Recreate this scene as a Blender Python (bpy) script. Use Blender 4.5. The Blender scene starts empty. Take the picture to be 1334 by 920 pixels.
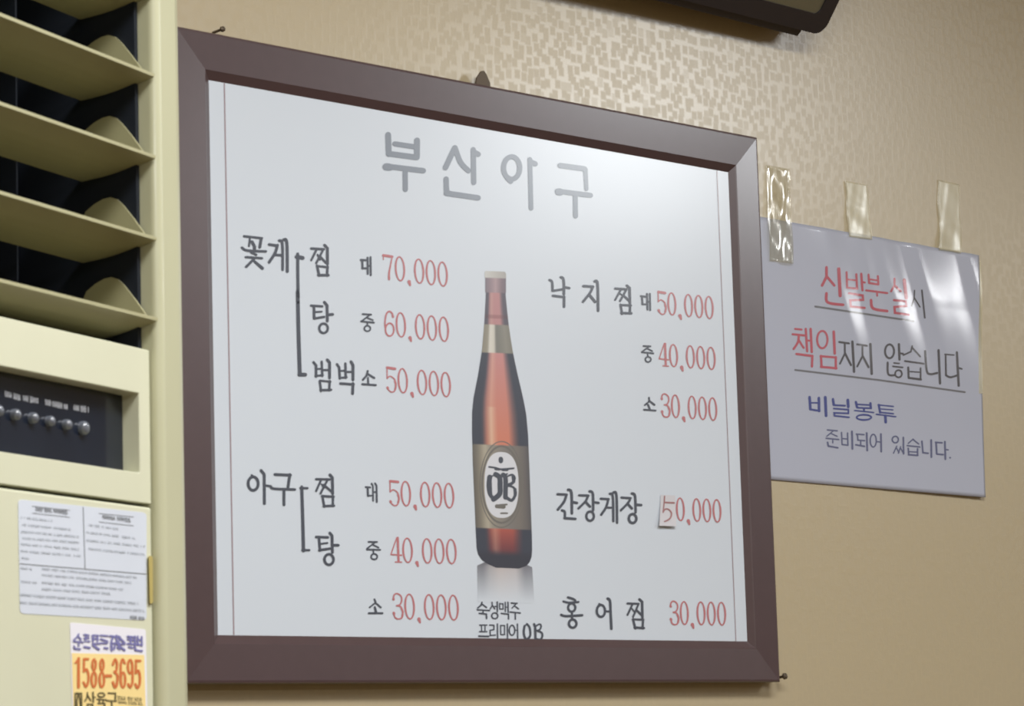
import bpy, math, random
from mathutils import Vector, Matrix
random.seed(4)
SC = bpy.context.scene
COL = SC.collection

# ------------------------------------------------------------------ camera
W_PX, H_PX = 1334.0, 920.0
S = 0.6                                   # width of the menu board, metres
TOPZ = 1.954                              # height of the board's top edge
F_PX = 3870.935
RB = ((0.7138208374690886, 0.030160983643358254, -0.6996785883965538),
      (0.07540654201685171, 0.9899538398817099, 0.11960454976512648),
      (0.69625689613532, -0.13813656275267208, 0.7043753435597297))
CB = (-2.0339998880882084, 0.8399501467480974, -2.5814166896600916)
def bw(v):                                # board axes (right, down, into the wall) -> world axes
    return Vector((v[0], v[2], -v[1]))
CAM = Vector((CB[0]*S, CB[2]*S, TOPZ - CB[1]*S))
RIGHT, DOWN, FWD = bw(RB[0]), bw(RB[1]), bw(RB[2])
cd = bpy.data.cameras.new('camera')
cd.sensor_width = 36.0
cd.lens = F_PX/W_PX*36.0
cd.clip_start = 0.05
cd.dof.use_dof = True
cd.dof.focus_distance = 4.5
cd.dof.aperture_fstop = 60.0
cam = bpy.data.objects.new('camera', cd)
COL.objects.link(cam)
cam.matrix_world = Matrix(((RIGHT.x, -DOWN.x, -FWD.x, CAM.x), (RIGHT.y, -DOWN.y, -FWD.y, CAM.y),
                           (RIGHT.z, -DOWN.z, -FWD.z, CAM.z), (0, 0, 0, 1)))
SC.camera = cam

# ------------------------------------------------------------------ exposure, world, lamps
SC.view_settings.view_transform = 'Standard'
SC.view_settings.look = 'None'
SC.view_settings.exposure = 0.0
SC.view_settings.gamma = 1.0
SC.view_settings.use_curve_mapping = False
wd = bpy.data.worlds.new('world'); SC.world = wd
wd.use_nodes = True
wd.node_tree.nodes['Background'].inputs[0].default_value = (1.0, 0.97, 0.92, 1)
wd.node_tree.nodes['Background'].inputs[1].default_value = 0.02
CEIL = 2.45
def lamp(name, loc, sx, sy, power, col=(0.985, 0.99, 1.0), rot=0.0):
    l = bpy.data.lights.new(name, 'AREA'); l.shape = 'RECTANGLE'; l.size = sx; l.size_y = sy
    l.energy = power; l.color = col
    o = bpy.data.objects.new(name, l); COL.objects.link(o); o.location = loc
    o.rotation_euler = (0, 0, rot)
    return o
lamp('ceiling_lamp', (-0.1, -1.00, CEIL-0.06), 1.2, 0.3, 26)
lamp('ceiling_lamp', (2.0, -1.42, CEIL-0.06), 1.25, 0.26, 25, (0.93, 0.97, 1.0), math.radians(-38))
lamp('ceiling_lamp', (3.6, -1.78, CEIL-0.06), 0.22, 0.7, 10.5)
lamp('ceiling_lamp', (-1.3, -2.9, CEIL-0.06), 1.2, 0.3, 31)

# ------------------------------------------------------------------ materials
def lin(c):
    r = []
    for v in c:
        v /= 255.0
        r.append(v/12.92 if v <= 0.04045 else ((v+0.055)/1.055)**2.4)
    return (*r, 1.0)
MATS = {}
def mat(name, rgb, rough=0.5, spec=0.5, coat=0.0, coat_rough=0.1, metal=0.0, mottle=0.0, scale=60.0, bump=0.0):
    m = bpy.data.materials.new(name); m.use_nodes = True
    nt = m.node_tree; b = nt.nodes['Principled BSDF']
    c = lin(rgb)
    b.inputs['Base Color'].default_value = c
    b.inputs['Roughness'].default_value = rough
    b.inputs['Specular IOR Level'].default_value = spec
    b.inputs['Coat Weight'].default_value = coat
    b.inputs['Coat Roughness'].default_value = coat_rough
    b.inputs['Metallic'].default_value = metal
    if mottle or bump:
        tc = nt.nodes.new('ShaderNodeTexCoord'); n = nt.nodes.new('ShaderNodeTexNoise')
        n.inputs['Scale'].default_value = scale; n.inputs['Detail'].default_value = 4
        nt.links.new(tc.outputs['Object'], n.inputs['Vector'])
        if mottle:
            r = nt.nodes.new('ShaderNodeMix'); r.data_type = 'RGBA'
            r.inputs[6].default_value = tuple(max(0, v*(1-mottle)) for v in c[:3])+(1,)
            r.inputs[7].default_value = tuple(min(1, v*(1+mottle)) for v in c[:3])+(1,)
            nt.links.new(n.outputs['Fac'], r.inputs[0]); nt.links.new(r.outputs[2], b.inputs['Base Color'])
        if bump:
            bp = nt.nodes.new('ShaderNodeBump'); bp.inputs['Strength'].default_value = bump
            bp.inputs['Distance'].default_value = 0.001
            nt.links.new(n.outputs['Fac'], bp.inputs['Height']); nt.links.new(bp.outputs[0], b.inputs['Normal'])
    MATS[name] = m
    return m

def wallpaper():
    m = bpy.data.materials.new('mosaic wallpaper'); m.use_nodes = True
    nt = m.node_tree; N = nt.nodes; L = nt.links; b = N['Principled BSDF']
    tc = N.new('ShaderNodeTexCoord')
    mp = N.new('ShaderNodeMapping'); mp.inputs['Scale'].default_value = (1.0, 1.0, 0.85); mp.inputs['Location'].default_value = (0.0, 0.0025, 0.0)
    L.new(tc.outputs['Object'], mp.inputs['Vector'])
    v = N.new('ShaderNodeTexVoronoi'); v.voronoi_dimensions = '3D'; v.distance = 'CHEBYCHEV'
    v.feature = 'F1'; v.inputs['Scale'].default_value = 140; v.inputs['Randomness'].default_value = 0.8
    L.new(mp.outputs[0], v.inputs['Vector'])
    cr = N.new('ShaderNodeValToRGB')
    cr.color_ramp.elements[0].position = 0.30; cr.color_ramp.elements[0].color = (0, 0, 0, 1)
    cr.color_ramp.elements[1].position = 0.48; cr.color_ramp.elements[1].color = (1, 1, 1, 1)
    L.new(v.outputs['Distance'], cr.inputs[0])
    mx = N.new('ShaderNodeMix'); mx.data_type = 'RGBA'
    mx.inputs[6].default_value = lin((186, 171, 139)); mx.inputs[7].default_value = lin((188, 173, 141))
    L.new(cr.outputs[0], mx.inputs[0]); L.new(mx.outputs[2], b.inputs['Base Color'])
    mr = N.new('ShaderNodeMapRange'); mr.inputs['To Min'].default_value = 0.37; mr.inputs['To Max'].default_value = 0.30
    L.new(cr.outputs[0], mr.inputs['Value']); L.new(mr.outputs[0], b.inputs['Roughness'])
    b.inputs['Specular IOR Level'].default_value = 1.0
    bp = N.new('ShaderNodeBump'); bp.inputs['Strength'].default_value = 0.05; bp.inputs['Distance'].default_value = 0.0006
    L.new(cr.outputs[0], bp.inputs['Height']); L.new(bp.outputs[0], b.inputs['Normal'])
    return m
M_WALL = wallpaper()
M_PLASTER = mat('ceiling plaster', (215, 208, 190), 0.9, 0.2, mottle=0.04, scale=8)
M_FLOOR = mat('floor vinyl', (120, 95, 66), 0.5, 0.4, mottle=0.15, scale=5)
M_FRAME = mat('maroon brown lacquered wood', (78, 60, 62), 0.36, 0.6, coat=0.6, coat_rough=0.22, mottle=0.10, scale=90, bump=0.03)
M_SHEET = mat('white printed sheet', (211, 219, 228), 0.5, 0.4, coat=1.0, coat_rough=0.23)
M_GREY = mat('grey title ink', (130, 138, 149), 0.5, 0.4, coat=1.0, coat_rough=0.23)
M_INK = mat('charcoal ink', (74, 79, 90), 0.5, 0.4, coat=1.0, coat_rough=0.23)
M_PINK = mat('rose red ink', (188, 116, 120), 0.5, 0.4, coat=1.0, coat_rough=0.23)
M_HAND = mat('red pen ink', (160, 112, 112), 0.5, 0.4)
M_RULE = mat('thin rose rule ink', (160, 140, 146), 0.5, 0.4, coat=1.0, coat_rough=0.23)
M_OVAL = mat('white label paper', (214, 216, 222), 0.5, 0.4, coat=1.0, coat_rough=0.23)
M_SILVER = mat('grey gold label ring', (112, 109, 104), 0.5, 0.4, coat=1.0, coat_rough=0.23)
M_PATCH = mat('correction paper', (206, 204, 208), 0.6, 0.3)
M_AC = mat('aged ivory plastic', (188, 187, 156), 0.3, 0.5, coat=0.3, coat_rough=0.12, mottle=0.05, scale=14)
M_ACP = mat('ivory panel plastic', (206, 206, 180), 0.38, 0.5, mottle=0.05, scale=18)
M_BLADE = mat('ivory louvre plastic', (164, 160, 124), 0.4, 0.5, mottle=0.05, scale=25)
M_DARK = mat('dark duct plastic', (26, 31, 40), 0.6, 0.3)
M_DISP = mat('navy black gloss display', (24, 30, 42), 0.16, 0.5, mottle=0.35, scale=22)
M_BTN = mat('grey button plastic', (100, 104, 112), 0.09, 1.0)
M_DTXT = mat('pale grey button lettering', (190, 192, 196), 0.5, 0.3)
M_LBL = mat('pale glossy label paper', (206, 212, 222), 0.3, 0.5, mottle=0.04, scale=30)
M_LTXT = mat('faint grey print', (172, 177, 184), 0.45, 0.4)
M_LTXT2 = mat('darker grey print', (132, 135, 140), 0.45, 0.4)
M_SWHITE = mat('white sticker paper', (228, 226, 232), 0.4, 0.4)
M_SYEL = mat('yellow sticker paper', (240, 214, 146), 0.4, 0.4)
M_SRED = mat('orange red sticker ink', (204, 112, 62), 0.4, 0.4)
M_SBLUE = mat('violet blue sticker ink', (118, 116, 166), 0.4, 0.4)
M_SBLK = mat('dark olive sticker ink', (92, 84, 56), 0.4, 0.4)
M_GLUE = mat('yellowed glue drip', (176, 160, 96), 0.35, 0.5)
M_TV = mat('black television plastic', (48, 43, 44), 0.32, 0.5)
M_SCR = mat('screen glass with painted reflection', (112, 106, 84), 0.3, 0.5)  # dark glass; the beige room it mirrors is put into the base colour
M_NAIL = mat('dark steel nail', (92, 80, 66), 0.45, 0.5, metal=0.6)
PAPER = dict(rough=0.5, spec=0.3, coat=1.0, coat_rough=0.11)
M_PAPER = mat('laminated white paper', (182, 186, 201), **PAPER)
M_NRED = mat('laminated red ink', (186, 92, 104), **PAPER)
M_NBLK = mat('laminated charcoal ink', (88, 86, 90), **PAPER)
M_NBLUE = mat('laminated blue ink', (74, 82, 140), **PAPER)
M_NSLATE = mat('laminated slate blue ink', (100, 104, 134), **PAPER)
M_NLINE = mat('laminated grey rule', (116, 116, 120), **PAPER)

def film(name, through, diff, gloss, rough):
    m = bpy.data.materials.new(name); m.use_nodes = True
    nt = m.node_tree; N = nt.nodes; L = nt.links; N.remove(N['Principled BSDF'])
    t = N.new('ShaderNodeBsdfTransparent'); t.inputs[0].default_value = (*through, 1)
    d = N.new('ShaderNodeBsdfDiffuse'); d.inputs[0].default_value = (*diff, 1)
    g = N.new('ShaderNodeBsdfGlossy'); g.inputs['Color'].default_value = (gloss, gloss, gloss, 1); g.inputs['Roughness'].default_value = rough
    a = N.new('ShaderNodeAddShader'); b = N.new('ShaderNodeAddShader')
    L.new(t.outputs[0], a.inputs[0]); L.new(d.outputs[0], a.inputs[1]); L.new(a.outputs[0], b.inputs[0]); L.new(g.outputs[0], b.inputs[1])
    L.new(b.outputs[0], N['Material Output'].inputs['Surface'])
    return m
M_TAPE = film('clear sticky tape', (0.70, 0.69, 0.64), (0.20, 0.195, 0.165), 0.07, 0.3)
M_TAPE2 = film('shiny clear sticky tape', (0.82, 0.81, 0.77), (0.04, 0.04, 0.033), 0.11, 0.16)
M_FILM = film('clear laminate edge', (0.5, 0.48, 0.40), (0.30, 0.28, 0.21), 0.08, 0.2)

def vcol_mat(name, rough=0.42):
    m = bpy.data.materials.new(name); m.use_nodes = True
    nt = m.node_tree; b = nt.nodes['Principled BSDF']
    a = nt.nodes.new('ShaderNodeVertexColor'); a.layer_name = 'print'
    nt.links.new(a.outputs['Color'], b.inputs['Base Color'])
    b.inputs['Roughness'].default_value = 0.5; b.inputs['Specular IOR Level'].default_value = 0.4
    b.inputs['Coat Weight'].default_value = 1.0; b.inputs['Coat Roughness'].default_value = 0.23
    return m
M_PRINT = vcol_mat('printed bottle photograph')

# ------------------------------------------------------------------ mesh helpers
class MB:
    def __init__(self): self.v = []; self.f = []; self.c = []
    def add(self, vs, fs):
        o = len(self.v); self.v += [Vector(p) for p in vs]; self.f += [tuple(i+o for i in f) for f in fs]
    def build(self, name, material, parent=None, origin=None, smooth=False, label=None, bevel=0.0, recalc=True):
        if origin is None: origin = ORI.get(parent.name, Vector()) if parent else Vector()
        me = bpy.data.meshes.new(name)
        me.from_pydata([p-origin for p in self.v], [], self.f)
        if self.c:
            at_ = me.color_attributes.new('print', 'FLOAT_COLOR', 'POINT')
            for i, c in enumerate(self.c): at_.data[i].color = c
        if recalc:
            import bmesh
            bm = bmesh.new(); bm.from_mesh(me); bmesh.ops.recalc_face_normals(bm, faces=bm.faces); bm.to_mesh(me); bm.free()
        if smooth:
            me.polygons.foreach_set('use_smooth', [True]*len(me.polygons))
        me.materials.append(material); me.update()
        o = bpy.data.objects.new(name, me); COL.objects.link(o)
        if parent: o.parent = parent; ORI[o.name] = origin
        else: o.location = origin; ORI[o.name] = origin
        if label: o['label'] = label
        if bevel:
            md = o.modifiers.new('bevel', 'BEVEL'); md.width = bevel; md.segments = 3
            md.limit_method = 'ANGLE'; md.angle_limit = math.radians(35)
        return o
ORI = {}
def thing(name, loc, label, cat, group=None):
    o = bpy.data.objects.new(name, None); COL.objects.link(o); o.location = loc
    o.empty_display_size = 0.05
    ORI[o.name] = Vector(loc)
    return tag(o, label, cat, group)
def tag(o, label, cat, group=None):
    o['label'] = label; o['category'] = cat
    if group: o['group'] = group
    return o
def struct(o):
    o['kind'] = 'structure'; return o
def box(mb, a, b):
    x0, y0, z0 = a; x1, y1, z1 = b
    mb.add([(x0,y0,z0),(x1,y0,z0),(x1,y1,z0),(x0,y1,z0),(x0,y0,z1),(x1,y0,z1),(x1,y1,z1),(x0,y1,z1)],
           [(0,3,2,1),(4,5,6,7),(0,1,5,4),(1,2,6,5),(2,3,7,6),(3,0,4,7)])
def prism(mb, front, back):               # two matching outlines -> closed solid
    n = len(front)
    mb.add(list(front)+list(back), [tuple(range(n)), tuple(range(2*n-1, n-1, -1))] +
           [(i, (i+1) % n, n+(i+1) % n, n+i) for i in range(n)])

# ------------------------------------------------------------------ planes of the place
def ray(x, y):
    return RIGHT*((x-W_PX/2)/F_PX) + DOWN*((y-H_PX/2)/F_PX) + FWD
def wall_pt(x, y, d):                     # the point seen at (x, y) on the vertical plane d metres behind the board's face
    r = ray(x, y); s = (d-CAM.y)/r.y
    return CAM + r*s
SHEET_D = 0.0052                          # printed sheet sits this far behind the frame's face
WALL_D = 0.0145
def on_sheet(lift):
    return lambda x, y: wall_pt(x, y, SHEET_D-lift)

# ------------------------------------------------------------------ strokes (lettering)
def catmull(p, n=6):
    out = []
    for i in range(len(p)-1):
        a = p[max(i-1, 0)]; b = p[i]; c = p[i+1]; d = p[min(i+2, len(p)-1)]
        for k in range(n):
            t = k/n
            out.append(tuple(0.5*(2*b[j]+(c[j]-a[j])*t+(2*a[j]-5*b[j]+4*c[j]-d[j])*t*t+(3*b[j]-a[j]-3*c[j]+d[j])*t**3) for j in (0, 1)))
    out.append(p[-1]); return out
def ribbon(mb, pts, w0, w1, fn, k, step=5.0, closed=False):
    P = [pts[0]]
    for a, b in zip(pts, pts[1:]):
        L = math.hypot(b[0]-a[0], b[1]-a[1]); n = max(1, int(L/step))
        for i in range(1, n+1): P.append((a[0]+(b[0]-a[0])*i/n, a[1]+(b[1]-a[1])*i/n))
    P = [p for i, p in enumerate(P) if i == 0 or math.hypot(p[0]-P[i-1][0], p[1]-P[i-1][1]) > 1e-4]
    n = len(P); ls = []; rs = []
    for i in range(n):
        w = (w0+(w1-w0)*i/max(1, n-1))/2
        d1 = d2 = None
        if i > 0: d1 = (P[i][0]-P[i-1][0], P[i][1]-P[i-1][1])
        if i < n-1: d2 = (P[i+1][0]-P[i][0], P[i+1][1]-P[i][1])
        d1 = d1 or d2; d2 = d2 or d1
        l1 = math.hypot(*d1); l2 = math.hypot(*d2)
        n1 = (-d1[1]/l1, d1[0]/l1); n2 = (-d2[1]/l2, d2[0]/l2)
        m = (n1[0]+n2[0], n1[1]+n2[1]); lm = math.hypot(*m) or 1
        m = (m[0]/lm, m[1]/lm); c = max(0.6, m[0]*n1[0]+m[1]*n1[1])
        ls.append((P[i][0]+m[0]*w/c, P[i][1]+m[1]*w/c)); rs.append((P[i][0]-m[0]*w/c, P[i][1]-m[1]*w/c))
    vs = []; fs = []
    for a, b in zip(ls, rs): vs += [fn(*a), fn(*b)]
    for i in range(n-1): fs.append((2*i, 2*i+1, 2*i+3, 2*i+2))
    for e, s in ((0, -1), (n-1, 1)):      # rounded ends
        a = P[e]; b = P[min(e+1, n-1)] if e == 0 else P[e-1]
        w = (w0 if e == 0 else w1)/2
        ang = math.atan2(a[1]-b[1], a[0]-b[0])
        o = len(vs)
        for j in range(7):
            t = ang-math.pi/2+math.pi*j/6
            vs.append(fn(a[0]+math.cos(t)*w*0.98, a[1]+math.sin(t)*w*0.98))
        fs.append(tuple(range(o, o+7)))
    mb.add(vs, fs)
def ring(mb, cx, cy, rx, ry, w, fn, wy=None, n=28):
    wy = wy or w
    vs = []; fs = []
    for i in range(n):
        t = 2*math.pi*i/n; c, s = math.cos(t), math.sin(t)
        vs += [fn(cx+c*(rx+w/2), cy+s*(ry+wy/2)), fn(cx+c*(rx-w/2), cy+s*(ry-wy/2))]
    for i in range(n):
        j = (i+1) % n; fs.append((2*i, 2*i+1, 2*j+1, 2*j))
    mb.add(vs, fs)
def strokes(mb, x0, y0, sc, text, fnl, wk=1.0):
    """'x,y x,y w' strokes split by ';'  ('~' = curve, 'o cx,cy rx,ry w' = ring, a w of '30>20' tapers)"""
    k = 0
    for st in text.split(';'):
        q = st.split()
        if not q: continue
        fn = fnl(0.00025+0.000004*(k % 12)); k += 1
        if q[0] == 'o':
            c = [float(v) for v in q[1].split(',')]; r = [float(v) for v in q[2].split(',')]
            ring(mb, x0+c[0]/sc, y0+c[1]/sc, r[0]/sc, r[1]/sc, float(q[3])/sc*wk, fn)
            continue
        curve = q[0] == '~'
        if curve: q = q[1:]
        w = q[-1].split('>'); wa = float(w[0])/sc*wk; wb = float(w[-1])/sc*wk
        pts = [(x0+float(a.split(',')[0])/sc, y0+float(a.split(',')[1])/sc) for a in q[:-1]]
        if len(pts) == 1: pts.append((pts[0][0]+0.3, pts[0][1]+0.1))
        if curve: pts = catmull(pts)
        ribbon(mb, pts, wa, wb, fn, k)

# ------------------------------------------------------------------ the room
X0, X1, Y0, Y1 = -2.3, 4.6, -4.6, WALL_D
T = 0.1
def slab(name, a, b, m):
    mb = MB(); box(mb, a, b); return struct(mb.build(name, m))
slab('floor', (X0-T, Y0-T, -T), (X1+T, Y1+T, 0), M_FLOOR)
slab('ceiling', (X0-T, Y0-T, CEIL), (X1+T, Y1+T, CEIL+T), M_PLASTER)
slab('wall_back', (X0-T, Y1, 0), (X1+T, Y1+T, CEIL), M_WALL)
slab('wall_left', (X0-T, Y0, 0), (X0, Y1, CEIL), M_WALL)
slab('wall_right', (X1, Y0, 0), (X1+T, Y1, CEIL), M_WALL)
slab('wall_front', (X0, Y0-T, 0), (X1, Y0, CEIL), M_WALL)

# ------------------------------------------------------------------ menu board
BH = 0.7383*S                             # board height
board = thing('menu_board', (S/2, WALL_D-0.001, TOPZ-BH),
              'large white menu board in a maroon-brown wooden frame with a beer bottle picture', 'menu board')
def frame_profile():
    # (inset from the outer edge, depth behind the face)
    return [(0.0, WALL_D-0.0015), (0.0, 0.0012), (0.0006, 0.0003), (0.0020, 0.0), (0.0262, 0.0013), (0.0270, 0.0019),
            (0.0318, SHEET_D-0.0003), (0.0326, SHEET_D+0.0002), (0.0326, WALL_D-0.0015)]
mb = MB()
prof = frame_profile(); n = len(prof)
corners = [(0, 0, 1, 1), (S, 0, -1, 1), (S, -BH, -1, -1), (0, -BH, 1, -1)]
for cx, cz, sx, sz in corners:
    for s, d in prof:
        mb.v.append(Vector((cx+sx*s, d, TOPZ+cz-sz*s)))
for c in range(4):
    e = (c+1) % 4
    for i in range(n):
        j = (i+1) % n
        mb.f.append((c*n+i, c*n+j, e*n+j, e*n+i))
mb.build('frame', M_FRAME, board, label='maroon-brown mitred wooden frame')
m_in = 0.0320
mb = MB(); box(mb, (m_in, SHEET_D, TOPZ-BH+m_in), (S-m_in, SHEET_D+0.004, TOPZ-m_in))
sheet = mb.build('printed_sheet', M_SHEET, board, label='white printed menu sheet')
def text_part(name, m, items, parent=sheet, fnl=on_sheet, label=None, wk=1.0):
    mb = MB()
    for x0, y0, sc, t in items: strokes(mb, x0, y0, sc, t, fnl, wk)
    return mb.build(name, m, parent, label=label, recalc=False)
A = (485, 160, 8.3375); B = (635, 190, 8.3375)
LETTERS = (
 (A, '172,130 180,340 64;487,190 485,375 64;245,228 470,262 56;180,335 485,376 62;150,472 555,520 60;150,478 190,482 80;358,510 360,725 56'),
 (A, '898,270 795,488 60;~ 900,272 960,430 1045,520 58;1098,290 1103,650 56;1105,318 1152,342 58;803,610 806,740 58;~ 806,700 815,755 860,772 58;805,765 1150,815 60'),
 (B, 'o 264,240 88,122 56;215,350 255,388 52;462,145 466,300 475,680 50;468,175 520,196 58'),
 (B, '790,213 1055,250 58;1065,255 1076,470 48>44;760,492 1120,538 56;772,500 795,502 78;955,540 958,765 52'))
for c, t in LETTERS: text_part('title_letter', M_GREY, [(*c, t)], label='large grey Korean letter of the title')
C = (305, 295, 9.2); D = (455, 315, 9.2); Ee = (380, 380, 6.136); G = (310, 600, 6.136); Hh = (465, 610, 6.571)
I = (470, 760, 9.529); J = (705, 345, 9.529); K = (820, 360, 6.571); L_ = (820, 490, 10.26); Mm = (715, 625, 10.26); Nn = (720, 760, 10.26)
DISH = [
 (C, '120,118 335,142 30;325,145 308,250 36;190,140 180,235 26;215,185 245,240 245,280 38;~ 95,255 140,285 240,295 380,300 32;205,312 265,340 30;140,368 335,382 30;240,390 145,485 32;245,420 340,502 32>40;'
     '420,217 520,232 34;~ 520,225 490,320 420,430 36;490,342 565,345 32;~ 540,170 578,210 582,520 34;~ 595,160 632,195 638,540 38'),
 (C, '925,265 1075,275 32;985,285 925,405 28;1065,285 985,440 28;1000,340 1030,400 24;1040,370 1100,435 30;1085,225 1118,262 1120,450 36;995,470 1020,590 32;995,475 1125,490 28;1120,480 1115,590 32;1010,585 1130,585 34'),
 (Ee, '155,112 245,118 20;178,120 180,215 22;185,164 240,160 16;180,215 260,202 20;262,85 283,110 285,235 24;290,185 328,182 24;o 255,293 34,38 20'),
 (Ee, '175,565 195,590 195,680 22;240,560 245,675 20;195,620 240,616 16;190,675 250,668 18;245,627 290,627 18;285,545 303,568 303,690 24;225,715 235,795 20;225,712 310,720 18;305,715 300,790 20;230,788 315,785 20;'
      '362,580 380,605 385,695 20;430,575 432,690 20;382,634 430,632 16;385,690 440,685 18;432,642 480,642 18;475,560 490,588 490,705 24;390,735 495,742 22;490,735 487,815 24'),
 (G, 'o 122,185 40,54 24;110,118 122,130 18;185,80 210,110 212,345 24;215,200 262,206 20;295,112 420,118 24;415,112 400,215 24;~ 262,208 290,226 455,232 22;368,235 368,355 24'),
 (G, '625,150 735,152 20;665,155 625,245 18;715,158 660,265 18;685,195 750,250 20;668,190 690,220 14;735,115 755,138 757,265 24;675,282 690,370 20;672,285 765,290 20;760,285 758,365 20;685,365 768,362 20'),
 (G, '625,612 720,615 22;648,615 655,720 22;655,668 715,660 16;650,718 735,705 22;735,580 752,602 755,735 24;755,678 802,678 24;o 728,792 36,42 22'),
 (J, '~ 105,190 136,215 142,325 32;140,325 260,305 30;~ 245,155 278,185 283,365 34;285,278 350,290 32;145,385 290,402 32;285,395 285,520 34;'
     '525,265 645,272 34;~ 640,272 610,345 520,460 32;600,375 670,460 36;~ 665,205 700,235 708,570 34;'
     '920,295 1060,305 30;990,310 920,435 26;1055,315 980,450 28;1025,385 1090,445 28;985,360 1020,395 20;1065,260 1098,290 1102,480 34;985,495 1005,610 30;985,500 1115,505 28;1105,500 1102,605 30;995,600 1120,602 32'),
 (Mm, '115,195 240,200 34;~ 235,205 200,300 120,400 36;~ 258,135 302,175 308,450 38;310,300 375,312 38;~ 175,410 213,432 212,515 34;210,515 355,525 36;'
      '405,210 530,212 32;~ 525,215 490,290 395,385 32;490,295 550,360 36;~ 545,155 588,190 592,410 36;595,300 665,312 34;o 552,488 50,62 34;'
      '695,255 800,262 34;~ 795,264 765,370 700,470 34;765,375 850,375 30;~ 815,190 855,228 862,555 34;~ 860,175 903,204 912,575 36;'
      '970,240 1095,248 32;~ 1090,250 1060,310 962,412 32;1050,320 1110,385 36;~ 1110,185 1152,218 1160,435 36;1160,335 1235,340 36;o 1120,520 50,60 36'),
 (Nn, '~ 205,190 270,210 300,228 34;~ 145,242 215,260 345,250 30;o 255,325 48,55 32;258,390 258,430 32;~ 115,422 180,440 395,428 34;260,440 260,465 30;o 268,540 50,55 34;'
      'o 645,370 55,80 34;622,278 640,292 30;705,375 770,378 28;~ 735,205 766,238 775,400 785,610 36;'
      '1000,270 1150,275 30;1065,285 1000,425 28;1145,285 1075,450 28;1130,370 1195,430 32;1060,340 1095,385 22;1160,215 1195,248 1200,460 36;1075,480 1105,605 32;1070,482 1215,488 28;1208,485 1202,605 32;1095,592 1220,600 34'),
]
for c, t in DISH: text_part('dish_name', M_INK, [(*c, t)])
SIZES = [
 (D, '140,218 200,222 28;155,225 160,320 28;155,318 215,318 26;220,190 222,385 26;255,185 258,400 26;225,290 250,290 22'),
 (Ee, '568,180 635,184 16;620,190 560,236 14;600,208 650,228 14;555,238 658,248 16;605,248 605,270 14;o 605,295 24,22 14'),
 (Ee, '608,635 600,670 570,705 18;610,660 660,690 18;610,690 612,735 16;565,740 672,748 18'),
 (Hh, '75,162 115,165 16;92,165 95,238 18;95,238 125,235 15;125,132 137,150 139,280 15;155,130 168,150 170,290 17;140,205 165,205 14'),
 (Hh, '100,632 172,632 16;150,640 85,690 14;135,655 185,680 15;85,697 200,700 16;140,700 142,730 14;o 148,758 26,24 15'),
 (I, '170,200 185,235 24;185,240 110,300 20;185,245 250,300 24;175,300 190,360 30;100,372 270,372 26'),
 (K, '98,170 140,175 18;108,175 112,240 18;110,240 145,240 16;150,150 155,285 17;175,150 178,290 17;155,218 175,218 14'),
 (K, '120,598 180,600 16;165,605 110,645 14;150,618 195,640 14;105,650 205,660 16;155,660 157,680 14;o 160,712 24,22 14'),
 (L_, '262,290 265,340 28;262,340 205,390 24;270,335 335,385 28;250,385 270,440 30;195,450 350,462 26'),
]
for c, t in SIZES: text_part('size_mark', M_INK, [(*c, t)])
text_part('bracket_line', M_INK, [(*C, '762,330 764,600 768,920 38>40;750,365 822,378 50'), (*Ee, '48,0 55,340 65,660 30>32;62,664 108,664 32')])
text_part('bracket_line', M_INK, [(*G, '510,212 518,470 524,722 26>28;500,222 555,222 20;515,718 570,718 20')])
# two thin vertical rules
def sheet_xy(u, v):                       # sheet coordinates, metres from its top-left corner
    return Vector((m_in+u, SHEET_D-0.0002, TOPZ-m_in-v))
for u, w in ((0.0138, 0.0011), (S-2*m_in-0.0140, 0.0010)):
    mb = MB(); mb.add([sheet_xy(u-w/2, 0.0005), sheet_xy(u+w/2, 0.0005), sheet_xy(u+w/2, BH-2*m_in-0.0005), sheet_xy(u-w/2, BH-2*m_in-0.0005)], [(0, 1, 2, 3)])
    mb.build('border_rule', M_RULE, sheet, recalc=False)

# prices: condensed numerals
DIG = {
 '7': '0.02,0.05 0.88,0.06 3.4;0.03,0.06 0.02,0.22 1.4;~ 0.86,0.08 0.66,0.45 0.52,0.72 0.5,0.97 1.6>3.0',
 '6': '~ 0.86,0.22 0.78,0.08 0.5,0.02 0.22,0.15 0.08,0.45 0.08,0.66 2.2;o 0.5,0.73 0.40,0.25 2.2;0.84,0.18 0.86,0.22 3.0',
 '5': '0.14,0.04 0.88,0.06 3.4;0.12,0.05 0.10,0.46 1.6;~ 0.10,0.46 0.4,0.37 0.8,0.48 0.92,0.70 0.78,0.92 0.45,0.985 0.12,0.88 1.8;~ 0.84,0.55 0.91,0.70 0.82,0.87 2.6;0.10,0.82 0.14,0.85 3.2',
 '4': '0.62,0.01 0.02,0.66 1.6;0.02,0.68 1.0,0.70 2.0;0.70,0.02 0.70,0.95 3.0;0.40,0.97 0.98,0.97 1.8',
 '3': '~ 0.08,0.22 0.2,0.06 0.5,0.02 0.82,0.12 0.85,0.30 0.66,0.44 0.36,0.48 2.0;~ 0.42,0.48 0.75,0.52 0.94,0.72 0.84,0.92 0.52,0.99 0.2,0.94 0.08,0.78 2.0;0.10,0.22 0.12,0.24 3.2;0.08,0.76 0.11,0.79 3.4;~ 0.8,0.56 0.93,0.72 0.85,0.88 2.6',
}
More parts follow.
